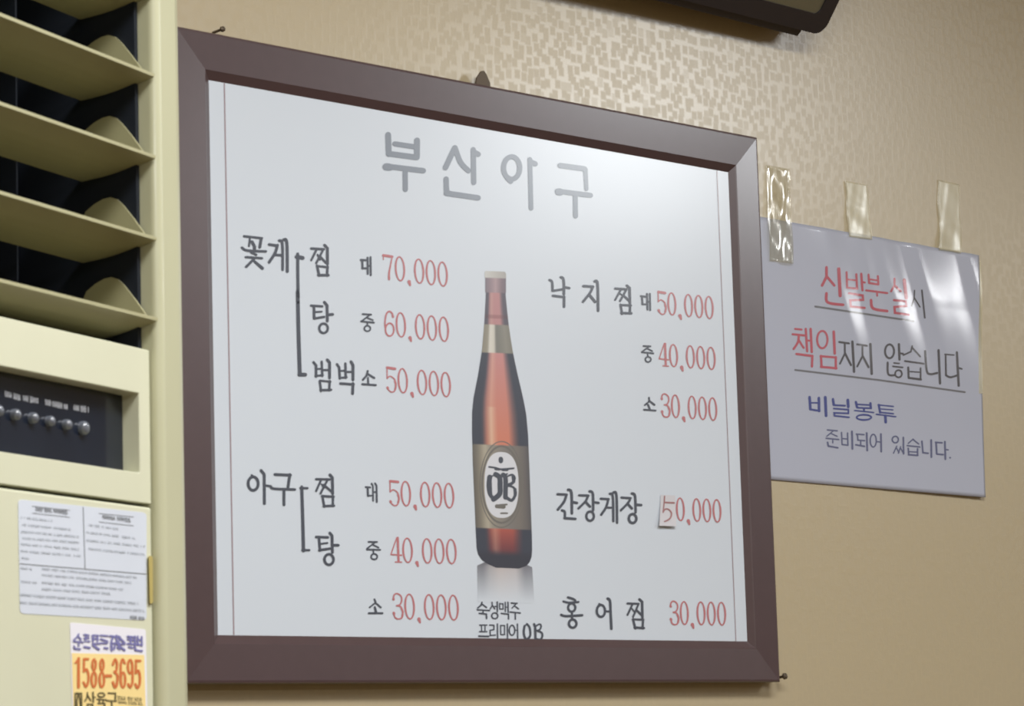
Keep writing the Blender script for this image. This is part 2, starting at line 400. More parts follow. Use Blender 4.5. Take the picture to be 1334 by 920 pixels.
def price(text, tl, tr, h, skip_first=False):
    mb = MB(); w = tr[0]-tl[0]; sl = (tr[1]-tl[1])/w
    slots = (0.0, 0.175, 0.385, 0.4726, 0.655, 0.838); dw = 0.162*w
    def cell(x0):
        def f(lift):
            g = on_sheet(lift)
            return lambda a, b: g(a, b)
        return f
    for i, ch in enumerate(text):
        x0 = tl[0]+slots[i]*w; y0 = tl[1]+sl*(x0-tl[0])
        if i == 0 and skip_first: continue
        def mp(a, b): return (x0+a*dw+b*0.036*h, y0+a*dw*sl+b*h)
        if ch == ',':
            p = (x0+1.6, y0+h*0.97); fn = on_sheet(0.00025)
            ribbon(mb, [p, (p[0]+1.5, p[1]+4.5)], 4.6, 2.6, fn, 0)
        elif ch == '0':
            fn = on_sheet(0.00025+0.000005*i); q = []
            n = 32; vs = []; fs = []
            for k in range(n):
                t = 2*math.pi*k/n; c, s_ = math.cos(t), math.sin(t)
                for e in (0, 1):
                    rx = 0.5 - e*2.5/dw; ry = 0.5 - e*1.9/h
                    vs.append(fn(*mp(0.5+rx*c, 0.5+ry*s_)))
            for k in range(n):
                j = (k+1) % n; fs.append((2*k, 2*k+1, 2*j+1, 2*j))
            mb.add(vs, fs)
        else:
            k = 0
            for st in DIG[ch].split(';'):
                q = st.split(); fn = on_sheet(0.00025+0.000004*k); k += 1
                if q[0] == 'o':
                    c = [float(v) for v in q[1].split(',')]; r = [float(v) for v in q[2].split(',')]
                    cx, cy = mp(*c); ring(mb, cx, cy, r[0]*dw, r[1]*h, float(q[3]), fn); continue
                cv = q[0] == '~'
                if cv: q = q[1:]
                ww = [float(v) for v in q[-1].split('>')]
                pts = [mp(*[float(v) for v in a.split(',')]) for a in q[:-1]]
                if cv: pts = catmull(pts)
                ribbon(mb, pts, ww[0], ww[-1], fn, 0)
    mb.build('price', M_PINK, sheet, recalc=False)
for p in (('70,000', (499, 331), (583, 341.5), 33), ('60,000', (500, 404.5), (584.5, 413), 33.3), ('50,000', (502.5, 477.5), (587, 485), 33.3),
          ('50,000', (506.4, 625.5), (591.3, 629.3), 33.6), ('40,000', (508.4, 699.8), (594.4, 702.2), 33.4), ('30,000', (511, 772.8), (597.2, 775), 34),
          ('50,000', (856, 379), (929.3, 386), 30.5), ('40,000', (858, 446.7), (931.9, 452.2), 30.5), ('30,000', (860.7, 512.4), (934, 518), 31),
          ('50,000', (867.4, 647.4), (939.4, 650.4), 31, True), ('30,000', (872.2, 782.8), (945.5, 784.2), 31.4)):
    price(*p)
# pasted correction with a hand-written 5
mb = MB()
fn = lambda x, y, d: wall_pt(840+x/11.117, 620+y/11.117, SHEET_D-d)
NB = 8
for i in range(NB+1):
    t = i/NB; curl = 0.0006+0.0022*t*t
    mb.v += [fn(232-20*t, 275+450*t, curl), fn(440+18*t, 285+447*t, curl)]
for i in range(NB): mb.f.append((2*i, 2*i+1, 2*i+3, 2*i+2))
patch = mb.build('correction_patch', M_PATCH, sheet, recalc=False, smooth=True, label='small pasted white paper patch')
text_part('price_numeral', M_HAND, [(840, 620, 11.117, '290,385 425,392 24;~ 288,295 280,400 266,525 18;~ 266,528 290,488 340,484 385,535 378,595 345,635 288,662 22')],
          fnl=lambda l: (lambda x, y: wall_pt(x, y, SHEET_D-l-0.0006-0.0022*max(0.0, min(1.0, (y-645)/40.5))**2)), label='hand-written red numeral 5')

# printed bottle picture
BOT = [(353.8, 632.5, 657.5), (356, 631.2, 659.3), (362.5, 631.6, 659.4), (364, 632.2, 659.2), (381, 632.2, 659.2), (382.5, 633, 658.6), (400, 632.2, 660.2),
       (422, 631, 662.6), (440, 629.4, 665.2), (456, 628, 667.8), (470, 626, 670.6), (490, 622.8, 675), (505, 619.8, 678.6), (521, 616.8, 682.2), (539, 615, 685.6),
       (566, 615, 688), (605, 616, 689.6), (651, 618, 691.2), (697, 620, 693), (716, 621, 693.2), (724, 623, 692.6), (731, 628, 690), (736, 636, 686), (740, 646, 676)]
def lerp(a, b, t): return tuple(x+(y-x)*t for x, y in zip(a, b))
def prof_col(u, stops):
    for (u0, c0), (u1, c1) in zip(stops, stops[1:]):
        if u <= u1: return lerp(c0, c1, (u-u0)/max(1e-6, u1-u0))
    return stops[-1][1]
DKB = (62, 67, 80)
def glass(u, y):
    warm = lerp((196, 138, 136), (205, 128, 106), max(0, min(1, (y-460)/110)))
    if y > 685: warm = lerp((170, 88, 78), (120, 66, 70), max(0, min(1, (y-690)/25)))
    k = 0.26 if y > 460 else 0.20
    hl = lerp(warm, (222, 196, 168), 0.75 if 530 < y < 585 else 0.35)
    return prof_col(u, [(0, DKB), (k-0.08, DKB), (k, lerp(DKB, warm, 0.8)), (k+0.08, hl), (k+0.2, warm), (0.66, warm), (0.76, lerp(DKB, warm, 0.4)), (0.84, DKB), (1, DKB)])
def bottle_col(u, y):
    if y < 363: return prof_col(u, [(0, (200, 200, 196)), (0.4, (188, 186, 180)), (1, (168, 164, 160))])
    if y < 382: return prof_col(u, [(0, (126, 116, 124)), (0.2, (140, 122, 130)), (0.5, (170, 146, 150)), (0.8, (124, 106, 114)), (1, (112, 102, 112))])
    if 410 < y < 416: return lerp(glass(u, y), (120, 84, 90), 0.5)
    if y < 423: return lerp(glass(u, y), (150, 120, 128), 0.3)
    if y < 461: return prof_col(u, [(0, (140, 134, 120)), (0.18, (150, 146, 132)), (0.24, (214, 210, 200)), (0.4, (206, 202, 190)), (0.47, (120, 118, 112)), (0.8, (138, 136, 126)), (1, (128, 124, 114))])
    if 580 < y < 689:
        return prof_col(u, [(0, (100, 96, 90)), (0.10, (128, 122, 110)), (0.22, (176, 168, 150)), (0.32, (148, 142, 130)), (0.6, (126, 122, 118)), (0.8, (122, 116, 110)), (0.92, (106, 102, 100)), (1, (88, 86, 90))])
    if y > 716: return lerp(glass(u, y), (58, 60, 72), min(1, (y-716)/8))
    return glass(u, y)
mb = MB(); ys = []
y = 353.8
while y < 740: ys.append(y); y += 1.6
ys.append(740)
NU = 26; fn = on_sheet(0.00018)
for y in ys:
    for (a, l0, r0), (b, l1, r1) in zip(BOT, BOT[1:]):
        if y <= b: t = (y-a)/(b-a); l, r = l0+(l1-l0)*t, r0+(r1-r0)*t; break
    for i in range(NU+1):
        u = i/NU; x = l+(r-l)*u
        tilt = 0.04*(x-653)
        mb.v.append(fn(x, y+tilt)); mb.c.append(lin(bottle_col(u, y)))
for j in range(len(ys)-1):
    for i in range(NU):
        a = j*(NU+1)+i; mb.f.append((a, a+1, a+NU+2, a+NU+1))
mb.build('bottle_picture', M_PRINT, sheet, recalc=False, label='printed brown beer bottle')
mb = MB()                                 # the printed mirror image under the bottle
fn = on_sheet(0.00012)
RY = [733+i*1.2 for i in range(5)]+[739+i*2.2 for i in range(22)]
for y in RY:
    t = (y-733)/(RY[-1]-733); l = 621.5+1.0*t+max(0, 5-(y-733))*2.2; r = 693+3.2*t-max(0, 5-(y-733))*2.2
    for i in range(NU+1):
        u = i/NU
        c = prof_col(u, [(0, (112, 112, 118)), (0.1, (104, 104, 112)), (0.22, (158, 154, 156)), (0.4, (190, 178, 174)), (0.7, (186, 178, 178)), (0.86, (108, 108, 116)), (1, (116, 116, 124))])
        mb.v.append(fn(l+(r-l)*u, y+0.03*(u-0.5)*70)); mb.c.append(lin(lerp(c, (211, 219, 228), min(1, t**0.8))))
for j in range(len(RY)-1):
    for i in range(NU):
        a = j*(NU+1)+i; mb.f.append((a, a+1, a+NU+2, a+NU+1))
mb.build('bottle_reflection_print', M_PRINT, sheet, recalc=False, label='printed fading mirror image below the bottle')
mb = MB(); fn = on_sheet(0.00022)         # grey-gold rings and white oval
for rx, ry, w in ((28.0, 56, 1.4), (25.0, 50.0, 2.6)): ring(mb, 653.3, 631.3, rx, ry, w, fn, n=48)
mb.build('bottle_label_ring', M_SILVER, sheet, recalc=False)
mb = MB(); fn = on_sheet(0.00026)
def superell(cx, cy, rx, ry, p=2.5, n=48):
    out = []
    for i in range(n):
        t = 2*math.pi*i/n; c, s_ = math.cos(t), math.sin(t)
        out.append((cx+rx*math.copysign(abs(c)**(2/p), c), cy+ry*math.copysign(abs(s_)**(2/p), s_)))
    return out
mb.add([fn(x, y+0.03*(x-653)) for x, y in superell(653.3, 632, 22.2, 43)], [tuple(range(48))])
mb.build('bottle_label', M_OVAL, sheet, recalc=False, label='white oval bottle label')
V = (600, 560, 6.571)
text_part('bottle_label_lettering', M_INK, [(*V, '345,250 345,268 40;~ 245,318 300,326 345,338 455,330 16;300,335 330,338 24;360,342 400,342 24;'
   '~ 250,405 242,480 252,550 285,595 44>30;~ 300,382 334,410 338,480 334,550 282,596 44;238,412 300,384 14;262,400 268,560 8;'
   '~ 365,385 385,420 384,580 40;366,392 400,378 14;~ 400,400 440,385 462,410 445,455 400,475 14>30;448,398 456,445 26;~ 395,480 450,492 472,540 440,604 390,578 16>30;466,510 468,560 28')],
   fnl=lambda l: on_sheet(l+0.00012), label='dark blackletter OB on the bottle label')
text_part('bottle_label_lettering', M_SILVER, [(*V, '310,655 370,660 34;345,715 400,715 14;330,645 395,640 16')], fnl=lambda l: on_sheet(l+0.00012), label='faint grey small print')
P_ = (605, 770, 11.117)
text_part('beer_caption', M_INK, [(*P_, '255,165 240,210 195,245 24;255,190 320,240 22;185,272 365,285 22;270,285 270,315 20;215,325 320,335 24;318,335 322,400 24;'
   '400,165 405,210 375,260 20;405,205 440,260 20;440,225 475,225 18;475,160 478,300 22;o 440,360 44,42 22;'
   '508,185 560,188 18;510,185 512,262 18;560,188 560,262 18;510,262 560,264 18;592,165 594,300 20;632,165 634,310 22;595,235 630,235 16;535,325 640,338 22;640,335 640,405 22;'
   '680,175 765,180 22;745,190 690,250 18;725,215 785,260 20;660,305 810,320 22;737,320 738,410 22;'
   '220,495 325,495 20;248,500 250,590 18;300,500 298,590 18;220,590 325,590 20;210,655 350,660 26;'
   '365,495 428,497 428,560 372,572 375,645 450,640 20;478,480 482,712 22;'
   '522,500 585,502 18;524,500 528,632 18;582,502 582,632 18;526,632 585,632 18;622,480 625,712 22;'
   'o 690,570 40,72 22;730,570 760,570 16;768,480 772,712 22;'
   '~ 872,505 860,600 878,680 905,706 34;~ 905,480 942,525 955,600 948,660 905,704 32;870,510 915,478 20;'
   '1010,482 1025,520 1030,690 36;~ 1035,510 1085,482 1112,508 1092,560 1045,575 24;~ 1060,580 1120,606 1128,665 1090,706 1025,686 30;1108,485 1108,545 20')])

# nails in the wall around the board
def nail(tip, d, r, head, label):
    mb = MB(); d = d.normalized(); a = d.orthogonal().normalized(); b = d.cross(a)
    L = d.length
    prf = [(0.0, r), (0.010, r), (0.0102, head), (0.0118, head*0.95), (0.0124, head*0.4)]
    nn = 12
    for h, rr in prf:
        for k in range(nn):
            t = 2*math.pi*k/nn; mb.v.append(tip+d*h+a*math.cos(t)*rr+b*math.sin(t)*rr)
    for j in range(len(prf)-1):
        for k in range(nn): mb.f.append((j*nn+k, j*nn+(k+1) % nn, (j+1)*nn+(k+1) % nn, (j+1)*nn+k))
    mb.f += [tuple(range(nn-1, -1, -1)), tuple(range((len(prf)-1)*nn, len(prf)*nn))]
    return tag(mb.build('nail', M_NAIL, origin=tip, smooth=False), label, 'nail', 'nails around the menu board')
nail(wall_pt(1009, 884.0, WALL_D+0.0005), Vector((0.0, -1, 0.12)), 0.0011, 0.0026, 'bare nail poking out past the lower right corner of the board frame')
nail(wall_pt(277, 43, WALL_D+0.0005), Vector((0.0, -1, 0.05)), 0.0010, 0.0020, 'nail above the upper left corner of the board frame')
mb = MB()                                 # small metal hanger behind the top rail
tri = [(619, 116), (621.5, 101), (627.5, 92.5), (630.5, 92), (633.5, 96), (638.5, 108), (640, 120)]
prism(mb, [wall_pt(x, y, 0.0050) for x, y in tri], [wall_pt(x, y, 0.0050)+Vector((0, 0.0014, 0)) for x, y in tri])
mb.build('hanger_tab', M_NAIL, board, label='dark metal hanger at the middle of the top rail')

# ------------------------------------------------------------------ laminated notice
NQ = [(986, 281.5), (1274, 333), (1281, 648.5), (999, 624.5)]
NA, NBv, NC, ND = [wall_pt(x, y, WALL_D-0.0012) for x, y in NQ]
NOFF = 0.0012
def notice_uv(X, Z):                      # position inside the sheet, 0..1 across and down
    u = (X-NA.x)/(NBv.x-NA.x); v = (NA.z-Z)/(NA.z-ND.z)
    return u, v
def wave(X, Z):
    u, v = notice_uv(X, Z)
    k = max(0.0, min(1.0, (0.78-v)/0.55))*max(0.0, min(1.0, (u-0.18)/0.25))
    ph = (u-0.30*v)*2*math.pi
    h = 0.00052*math.sin(ph*4.4+0.6)+0.00028*math.sin(ph*7.4+v*3.0+1.0)
    lift = 0.0030*max(0.0, u-0.3)*max(0.0, v-0.25)*1.6
    return 0.0012*k+h*k+lift
def on_notice(lift):
    def f(x, y):
        p = wall_pt(x, y, WALL_D-NOFF)
        for _ in range(2): p = wall_pt(x, y, WALL_D-NOFF-wave(p.x, p.z)-lift)
        return p
    return f
notice = thing('notice', tuple(wall_pt(1140, 640, WALL_D)), 'laminated white paper notice with red, black and blue Korean lettering taped to the wall', 'notice')
def notice_grid(mb, corner, nu, nv, lift, back):
    a, b, c, d = corner
    base = len(mb.v)
    for side in (0, 1):
        for j in range(nv+1):
            for i in range(nu+1):
                u, v = i/nu, j/nv
                p = a.lerp(b, u).lerp(d.lerp(c, u), v)
                mb.v.append(Vector((p.x, WALL_D-NOFF-wave(p.x, p.z)-lift+side*back, p.z)))
    n1 = (nu+1)*(nv+1)
    for j in range(nv):
        for i in range(nu):
            q = base+j*(nu+1)+i
            mb.f.append((q, q+nu+1, q+nu+2, q+1)); q += n1
            mb.f.append((q, q+1, q+nu+2, q+nu+1))
    rim = [j for j in range(nu+1)]+[(nu+1)*j+nu for j in range(1, nv+1)]+[(nu+1)*nv+i for i in range(nu-1, -1, -1)]+[(nu+1)*j for j in range(nv-1, 0, -1)]
    for k in range(len(rim)):
        p, q = rim[k]+base, rim[(k+1) % len(rim)]+base
        mb.f.append((p, q, q+n1, p+n1))
mb = MB(); notice_grid(mb, (NA, NBv, NC, ND), 110, 60, 0.0, 0.00025)
paper = mb.build('paper_sheet', M_PAPER, notice, smooth=False)
paper.data.polygons.foreach_set('use_smooth', [True]*len(paper.data.polygons))
mb = MB()                                 # clear laminate lip beyond the right edge of the paper
e0 = NBv+Vector((-0.0005, 0, -0.006)); e1 = NC+Vector((-0.0005, 0, 0.092))
wv = Vector((0.0062, 0, 0.0))
notice_grid(mb, (e0, e0+wv*0.4, e1+wv, e1), 4, 40, 0.0001, 0.0002)
mb.build('laminate_edge', M_FILM, notice, label='clear yellowish laminate lip along the right edge')
Q = (1050, 335, 7.847); R_ = (1025, 420, 11.117); S_ = (1135, 430, 10.26); T_ = (1040, 505, 9.529); U_ = (1065, 550, 7.021)
def note(m, items, label): return text_part('lettering', m, items, parent=paper, fnl=lambda l: on_notice(l-0.0001), label=label)
note(M_NRED, [(*Q, '210,105 210,200 165,290 28;215,200 290,290 26;335,120 350,395 34;~ 210,370 222,462 380,488 28;'
  '415,155 420,310 22;515,175 522,320 22;420,228 515,238 18;420,312 525,324 22;565,170 578,340 24;575,255 602,260 20;440,370 580,392 584,437 452,442 458,505 600,520 24;'
  '640,180 646,265 22;735,195 740,280 22;640,225 738,240 18;645,265 740,280 22;615,340 830,368 22;725,350 728,395 20;~ 665,440 688,525 830,552 28;'
  '905,220 905,290 870,350 22;905,285 970,350 22;1005,235 1025,420 34;900,440 1020,452 1026,500 905,510 910,570 1050,590 24')], 'red Korean lettering of the first line')
note(M_NBLK, [(*Q, '1110,340 1105,420 1080,500 14;1110,420 1165,510 14;1185,340 1215,620 18')], 'black last letter of the first line')
note(M_NLINE, [(*Q, '95,505 1100,655 20')], 'grey underline of the first line')
note(M_NRED, [(*R_, '120,95 215,105 30;85,172 250,190 32;~ 175,190 160,290 100,385 34;175,260 245,370 30;275,95 295,420 34;345,95 362,430 36;290,262 350,267 28;140,458 372,488 34;370,485 365,640 34;'
  'o 515,250 75,125 30;680,135 695,450 38;495,485 505,650 34;490,490 715,510 32;710,505 710,670 34;495,645 720,665 34')], 'red Korean lettering of the second line')
note(M_NBLK, [(*R_, '760,285 900,305 30;840,305 842,450 770,600 28;845,450 930,620 32;950,280 975,715 36;1020,320 1160,340 30;1095,340 1097,490 1020,640 28;1100,490 1185,650 32;1210,315 1230,745 38'),
  (*S_, 'o 245,285 60,92 28;370,190 378,395 32;380,310 425,318 26;~ 220,435 228,590 310,605 28;305,440 375,448 20;290,485 420,500 22;o 365,585 45,48 24;'
   '548,215 530,290 430,335 22;550,240 655,355 24;450,415 700,450 24;495,500 500,640 28;660,510 660,665 24;500,555 660,565 18;500,640 665,662 30;'
   '~ 720,280 742,540 790,590 880,575 30;900,270 920,715 32;985,325 1105,335 20;995,330 1000,600 24;~ 1000,605 1060,632 1160,602 28;1145,300 1170,745 32;1150,500 1210,520 24')], 'black Korean lettering of the second line')
note(M_NLINE, [(1036, 482, 1, '0,0 109,13.2 221,29 2.4')], 'grey underline of the second line')
note(M_NBLUE, [(*T_, '140,120 150,270 34;255,130 258,290 34;150,190 250,190 20;145,270 265,290 26;335,120 345,350 36;430,145 440,215 32;440,218 580,225 24;615,155 620,240 36;440,260 622,275 622,320 445,315 450,350 630,370 22;'
  '715,180 730,245 30;895,195 900,255 30;720,208 895,218 20;730,250 905,258 22;815,260 815,290 26;700,285 935,310 18;o 815,370 90,32 24;'
  '990,215 1180,235 18;1000,215 1015,310 28;1015,265 1175,277 16;1015,308 1180,325 20;970,332 1210,362 18;1080,350 1085,430 34')], 'bold blue Korean lettering of the third line')
note(M_NSLATE, [(*U_, '90,72 180,80 14;145,80 85,130 12;125,105 180,130 12;80,148 195,160 14;140,160 140,190 12;92,185 100,220 185,235 16;220,95 225,205 14;275,100 278,210 14;222,150 275,155 12;225,205 280,212 14;315,85 320,245 18;'
  '355,110 425,115 14;365,112 370,165 14;368,165 430,170 14;395,170 395,205 14;350,208 430,222 16;450,100 455,260 18;o 510,170 28,58 14;545,180 575,182 12;580,110 583,270 18;'
  'o 712,160 28,30 14;785,140 788,290 16;725,220 695,285 12;722,235 745,280 12;760,225 740,285 12;760,240 790,290 12;875,155 830,195 12;875,160 925,200 14;820,215 935,228 14;830,240 835,300 16;915,245 915,305 16;830,270 915,275 12;832,298 918,305 16;'
  '955,175 965,280 1012,286 16;1040,165 1042,320 18;1080,185 1140,190 16;1085,188 1090,290 18;1090,292 1150,298 16;1165,180 1170,340 18;1170,250 1195,255 14;1212,325 1214,327 16')], 'slate blue Korean lettering of the last line')

def tape(quad, seed, label, amp=0.0009, m=None):
    rnd = random.Random(seed)
    mb = MB(); nu, nv = 12, 34
    ph = [rnd.uniform(0, 6.28) for _ in range(6)]
    for j in range(nv+1):
        for i in range(nu+1):
            u, v = i/nu, j/nv
            (ax, ay), (bx, by), (cx, cy), (dx, dy) = quad
            x = (ax+(bx-ax)*u)*(1-v)+(dx+(cx-dx)*u)*v; y = (ay+(by-ay)*u)*(1-v)+(dy+(cy-dy)*u)*v
            x += 0.7*math.sin(v*9+ph[0]) if i in (0, nu) else 0
            p = wall_pt(x, y, WALL_D-0.0012)
            un, vn = notice_uv(p.x, p.z)
            inside = max(0.0, min(1.0, (vn+0.10)/0.10))
            base = 0.0004+inside*(NOFF+wave(p.x, max(min(p.z, NA.z), ND.z)))
            h = amp*(0.5+0.30*math.sin(7*u+4*v+ph[1])+0.22*math.sin(13*v-5*u+ph[2])+0.14*math.sin(19*u+9*v+ph[3]))
            mb.v.append(wall_pt(x, y, WALL_D-base-max(0.0001, h)-0.0004))
    for j in range(nv):
        for i in range(nu):
            q = j*(nu+1)+i; mb.f.append((q, q+nu+1, q+nu+2, q+1))
    o = mb.build('tape_strip', m or M_TAPE, smooth=True, recalc=False, origin=wall_pt(quad[3][0], quad[3][1], WALL_D))
    md = o.modifiers.new('thickness', 'SOLIDIFY'); md.thickness = 0.00006
    return tag(o, label, 'tape', 'clear tape strips holding the notice')
tape([(998, 215), (1028, 220), (1034, 344), (1003, 340)], 1, 'wrinkled clear tape strip at the top of the notice, right beside the board frame', 0.0024, M_TAPE2)
tape([(1101, 235.5), (1130, 241), (1136, 312), (1106, 308)], 2, 'clear tape strip at the middle of the top edge of the notice', 0.0007)
tape([(1221.5, 233.5), (1249.5, 240), (1253, 330), (1224, 325)], 3, 'clear tape strip at the upper right corner of the notice', 0.0007)

# ------------------------------------------------------------------ standing air conditioner
dvec = RIGHT*((2357-W_PX/2)/F_PX)+DOWN*((949-H_PX/2)/F_PX)+FWD
U = Vector((dvec.x, dvec.y, 0)).normalized(); NRM = Vector((U.y, -U.x, 0)); UP = Vector((0, 0, 1))
P0 = wall_pt(205, 450, -0.31)
if NRM.dot(CAM-P0) < 0: NRM = -NRM
def ac_pt(x, y, w=0.0):                   # point seen at (x, y) on the cabinet's front plane, moved out by w
    r = ray(x, y); q = P0+NRM*w
    return CAM+r*((q-CAM).dot(NRM)/r.dot(NRM))
def loc(p): return (p-P0).dot(U), (p-P0).dot(NRM), p.z
def AC(u, w, z): return Vector((P0.x, P0.y, 0))+U*u+NRM*w+UP*z
u0 = loc(ac_pt(206.5, 300))[0]            # inner front edge of the right-hand post
PW = -0.006                               # control panel and lower door stand this far back
AC_TOP, AC_L, AC_D = 1.98, u0-0.44, -0.27
ac = thing('air_conditioner', AC((AC_L+u0)/2, AC_D/2, 0), 'tall ivory standing air conditioner with slatted outlet left of the menu board', 'air conditioner')
arc = [(u0+0.005-0.005*math.cos(math.radians(a)), -0.005+0.005*math.sin(math.radians(a))) for a in range(0, 91, 10)]
prf = [(u0+0.0005, -0.030), (u0, -0.011)]+arc+[(u0+0.022, -0.0006), (u0+0.027, -0.002), (u0+0.0305, -0.006),
       (u0+0.032, -0.012), (u0+0.0325, -0.020), (u0+0.0325, AC_D), (u0+0.0005, AC_D)]
mb = MB(); prism(mb, [AC(u, w, AC_TOP) for u, w in prf], [AC(u, w, 0.0) for u, w in prf])
o = mb.build('corner_post', M_AC, ac)
lm = [(AC_L-(u-u0), w) for u, w in prf]
mb = MB(); prism(mb, [AC(u, w, AC_TOP) for u, w in lm], [AC(u, w, 0.0) for u, w in lm])
mb.build('corner_post', M_AC, ac)
z_pt = loc(ac_pt(194, 456, PW))[2]; z_pb = loc(ac_pt(197, 657, PW))[2]; z_ct = loc(ac_pt(197, 661.5, PW))[2]
# casing: top cap, back, dark duct
mb = MB(); prism(mb, [AC(AC_L, -0.004, AC_TOP), AC(u0, -0.004, AC_TOP), AC(u0, AC_D, AC_TOP), AC(AC_L, AC_D, AC_TOP)],
                 [AC(AC_L, -0.004, AC_TOP-0.05), AC(u0, -0.004, AC_TOP-0.05), AC(u0, AC_D, AC_TOP-0.05), AC(AC_L, AC_D, AC_TOP-0.05)])
mb.build('top_cap', M_AC, ac)
mb = MB(); prism(mb, [AC(AC_L, AC_D+0.02, 0), AC(u0, AC_D+0.02, 0), AC(u0, AC_D, 0), AC(AC_L, AC_D, 0)],
                 [AC(AC_L, AC_D+0.02, AC_TOP-0.05), AC(u0, AC_D+0.02, AC_TOP-0.05), AC(u0, AC_D, AC_TOP-0.05), AC(AC_L, AC_D, AC_TOP-0.05)])
mb.build('back_panel', M_AC, ac)
DD = -0.105
mb = MB()
def pan(a, b):                            # slab between two (u, w) corners, full outlet height
    (ua, wa), (ub, wb) = a, b
    prism(mb, [AC(ua, wa, z_pt-0.02), AC(ub, wa, z_pt-0.02), AC(ub, wb, z_pt-0.02), AC(ua, wb, z_pt-0.02)],
          [AC(ua, wa, AC_TOP-0.051), AC(ub, wa, AC_TOP-0.051), AC(ub, wb, AC_TOP-0.051), AC(ua, wb, AC_TOP-0.051)])
pan((AC_L+0.001, DD), (u0-0.001, DD-0.004)); pan((u0-0.0035, -0.0112), (u0-0.0002, DD)); pan((AC_L+0.0002, -0.0112), (AC_L+0.0035, DD))
mb.build('outlet_duct', M_DARK, ac, label='dark inside of the air outlet')
# louvre blades with end plates
ends = [(190, -221), (192.5, -114), (195.5, -7), (198, 100), (201, 207), (204, 314), (206, 419)]
BD = 0.043                                # blade depth
for ex, ey in ends:
    ub, wb_, zb = loc(ac_pt(ex, ey, -0.002))
    ub = u0-0.0006; wf = -0.002
    drop = 0.0085
    mb = MB()
    for ua, ue in ((AC_L+0.004, ub),):
        sec = []
        for k in range(7):
            t = k/6; sec.append((wf-BD*t, zb-drop*t-0.0016*math.sin(math.pi*t)))
        top = [(w, z+0.0016+0.0012*math.sin(math.pi*min(1, k/6))) for k, (w, z) in enumerate(sec)]
        poly = [(wf+0.0012, zb+0.0017), (wf+0.0012, zb-0.0001)]+sec[1:]+top[:0:-1]
        ue_t = [ue]*len(poly)
        prism(mb, [AC(ua, w, z) for w, z in poly], [AC(ue, w, z) for w, z in poly])
    bl = mb.build('louvre_blade', M_BLADE, ac)
    mb = MB()
    up_ = [(wf-0.003, zb+0.0022), (wf-0.0105, zb+0.0125), (wf-0.0170, zb+0.0205), (wf-0.0205, zb+0.0238), (wf-0.0245, zb+0.0253), (wf-0.0290, zb+0.0248),
           (wf-0.0345, zb+0.0226), (wf-0.040, zb+0.0190), (wf-0.0425, zb+0.014), (wf-0.0425, zb-0.0065)]
    prism(mb, [AC(ub-0.0044, w, z) for w, z in up_], [AC(ub-0.0030, w, z) for w, z in up_])
    mb.build('end_plate', M_BLADE, bl)
# upright vanes deep in the outlet
for k in range(5):
    uv = loc(ac_pt(4, 120, -0.07))[0]-0.075*k
    if uv < AC_L+0.02: continue
    mb = MB(); prism(mb, [AC(uv, -0.062, z_pt-0.01), AC(uv+0.0012, -0.062, z_pt-0.01), AC(uv+0.0012, -0.1, z_pt-0.01), AC(uv, -0.1, z_pt-0.01)],
                     [AC(uv, -0.062, AC_TOP-0.055), AC(uv+0.0012, -0.062, AC_TOP-0.055), AC(uv+0.0012, -0.1, AC_TOP-0.055), AC(uv, -0.1, AC_TOP-0.055)])
    mb.build('upright_vane', M_DARK, ac)
# control panel with a sunken display
ua, ub = AC_L+0.0006, u0-0.0012
def inset(px, py, w): return loc(ac_pt(px, py, w))
uo = inset(181, 513, PW)[0]; zo_t = inset(181, 513, PW)[2]; zo_b = inset(182.5, 616, PW)[2]
ulo = AC_L+0.05
DW = PW-0.0100
outer = [(ua, z_pt), (ub, z_pt), (ub, z_pb), (ua, z_pb)]
inner = [(ulo, zo_t), (uo, zo_t), (uo, zo_b), (ulo, zo_b)]
mb = MB()
vs = [AC(u, PW, z) for u, z in outer]+[AC(u, PW, z) for u, z in inner]+[AC(u, DW-0.002, z) for u, z in inner]+[AC(u, PW-0.02, z) for u, z in outer]
fs = []
for i in range(4):
    j = (i+1) % 4
    fs += [(i, j, 4+j, 4+i), (4+i, 4+j, 8+j, 8+i), (i, 12+i, 12+j, j)]
fs += [(8, 9, 10, 11), (15, 14, 13, 12)]
mb.add(vs, fs)
panel = mb.build('control_panel', M_ACP, ac, bevel=0.0009, label='ivory control panel surround')
mb = MB(); prism(mb, [AC(u, DW, z) for u, z in [(ulo+0.0003, zo_t-0.0003), (uo-0.0003, zo_t-0.0003), (uo-0.0003, zo_b+0.0003), (ulo+0.0003, zo_b+0.0003)]],
                 [AC(u, DW-0.0018, z) for u, z in [(ulo+0.0003, zo_t-0.0003), (uo-0.0003, zo_t-0.0003), (uo-0.0003, zo_b+0.0003), (ulo+0.0003, zo_b+0.0003)]])
mb.build('display', M_DISP, panel, label='glossy navy-black display')
for bx, by, s in ((-2, 535.5, 1), (20.5, 540.5, 1), (43.5, 545, 1), (65.5, 549, 0.95), (87.5, 553.5, 0.95), (109.5, 558, 1.25)):
    c = ac_pt(bx-3.5, by, DW); cu, cw, cz = loc(c)
    mb = MB(); nn = 20; rings = [(1.0, 0.0), (1.0, 0.0018), (0.92, 0.0028), (0.74, 0.0036), (0.42, 0.0041), (0.12, 0.0043)]
    for rr, h in rings:
        for k in range(nn):
            t = 2*math.pi*k/nn
            mb.v.append(AC(cu+0.0027*s*rr*math.cos(t), DW+h, cz+0.0029*s*rr*math.sin(t)))
    for j in range(len(rings)-1):
        for k in range(nn): mb.f.append((j*nn+k, j*nn+(k+1) % nn, (j+1)*nn+(k+1) % nn, (j+1)*nn+k))
    mb.f.append(tuple(range((len(rings)-1)*nn, len(rings)*nn)))
    mb.build('button', M_BTN, panel, smooth=True)
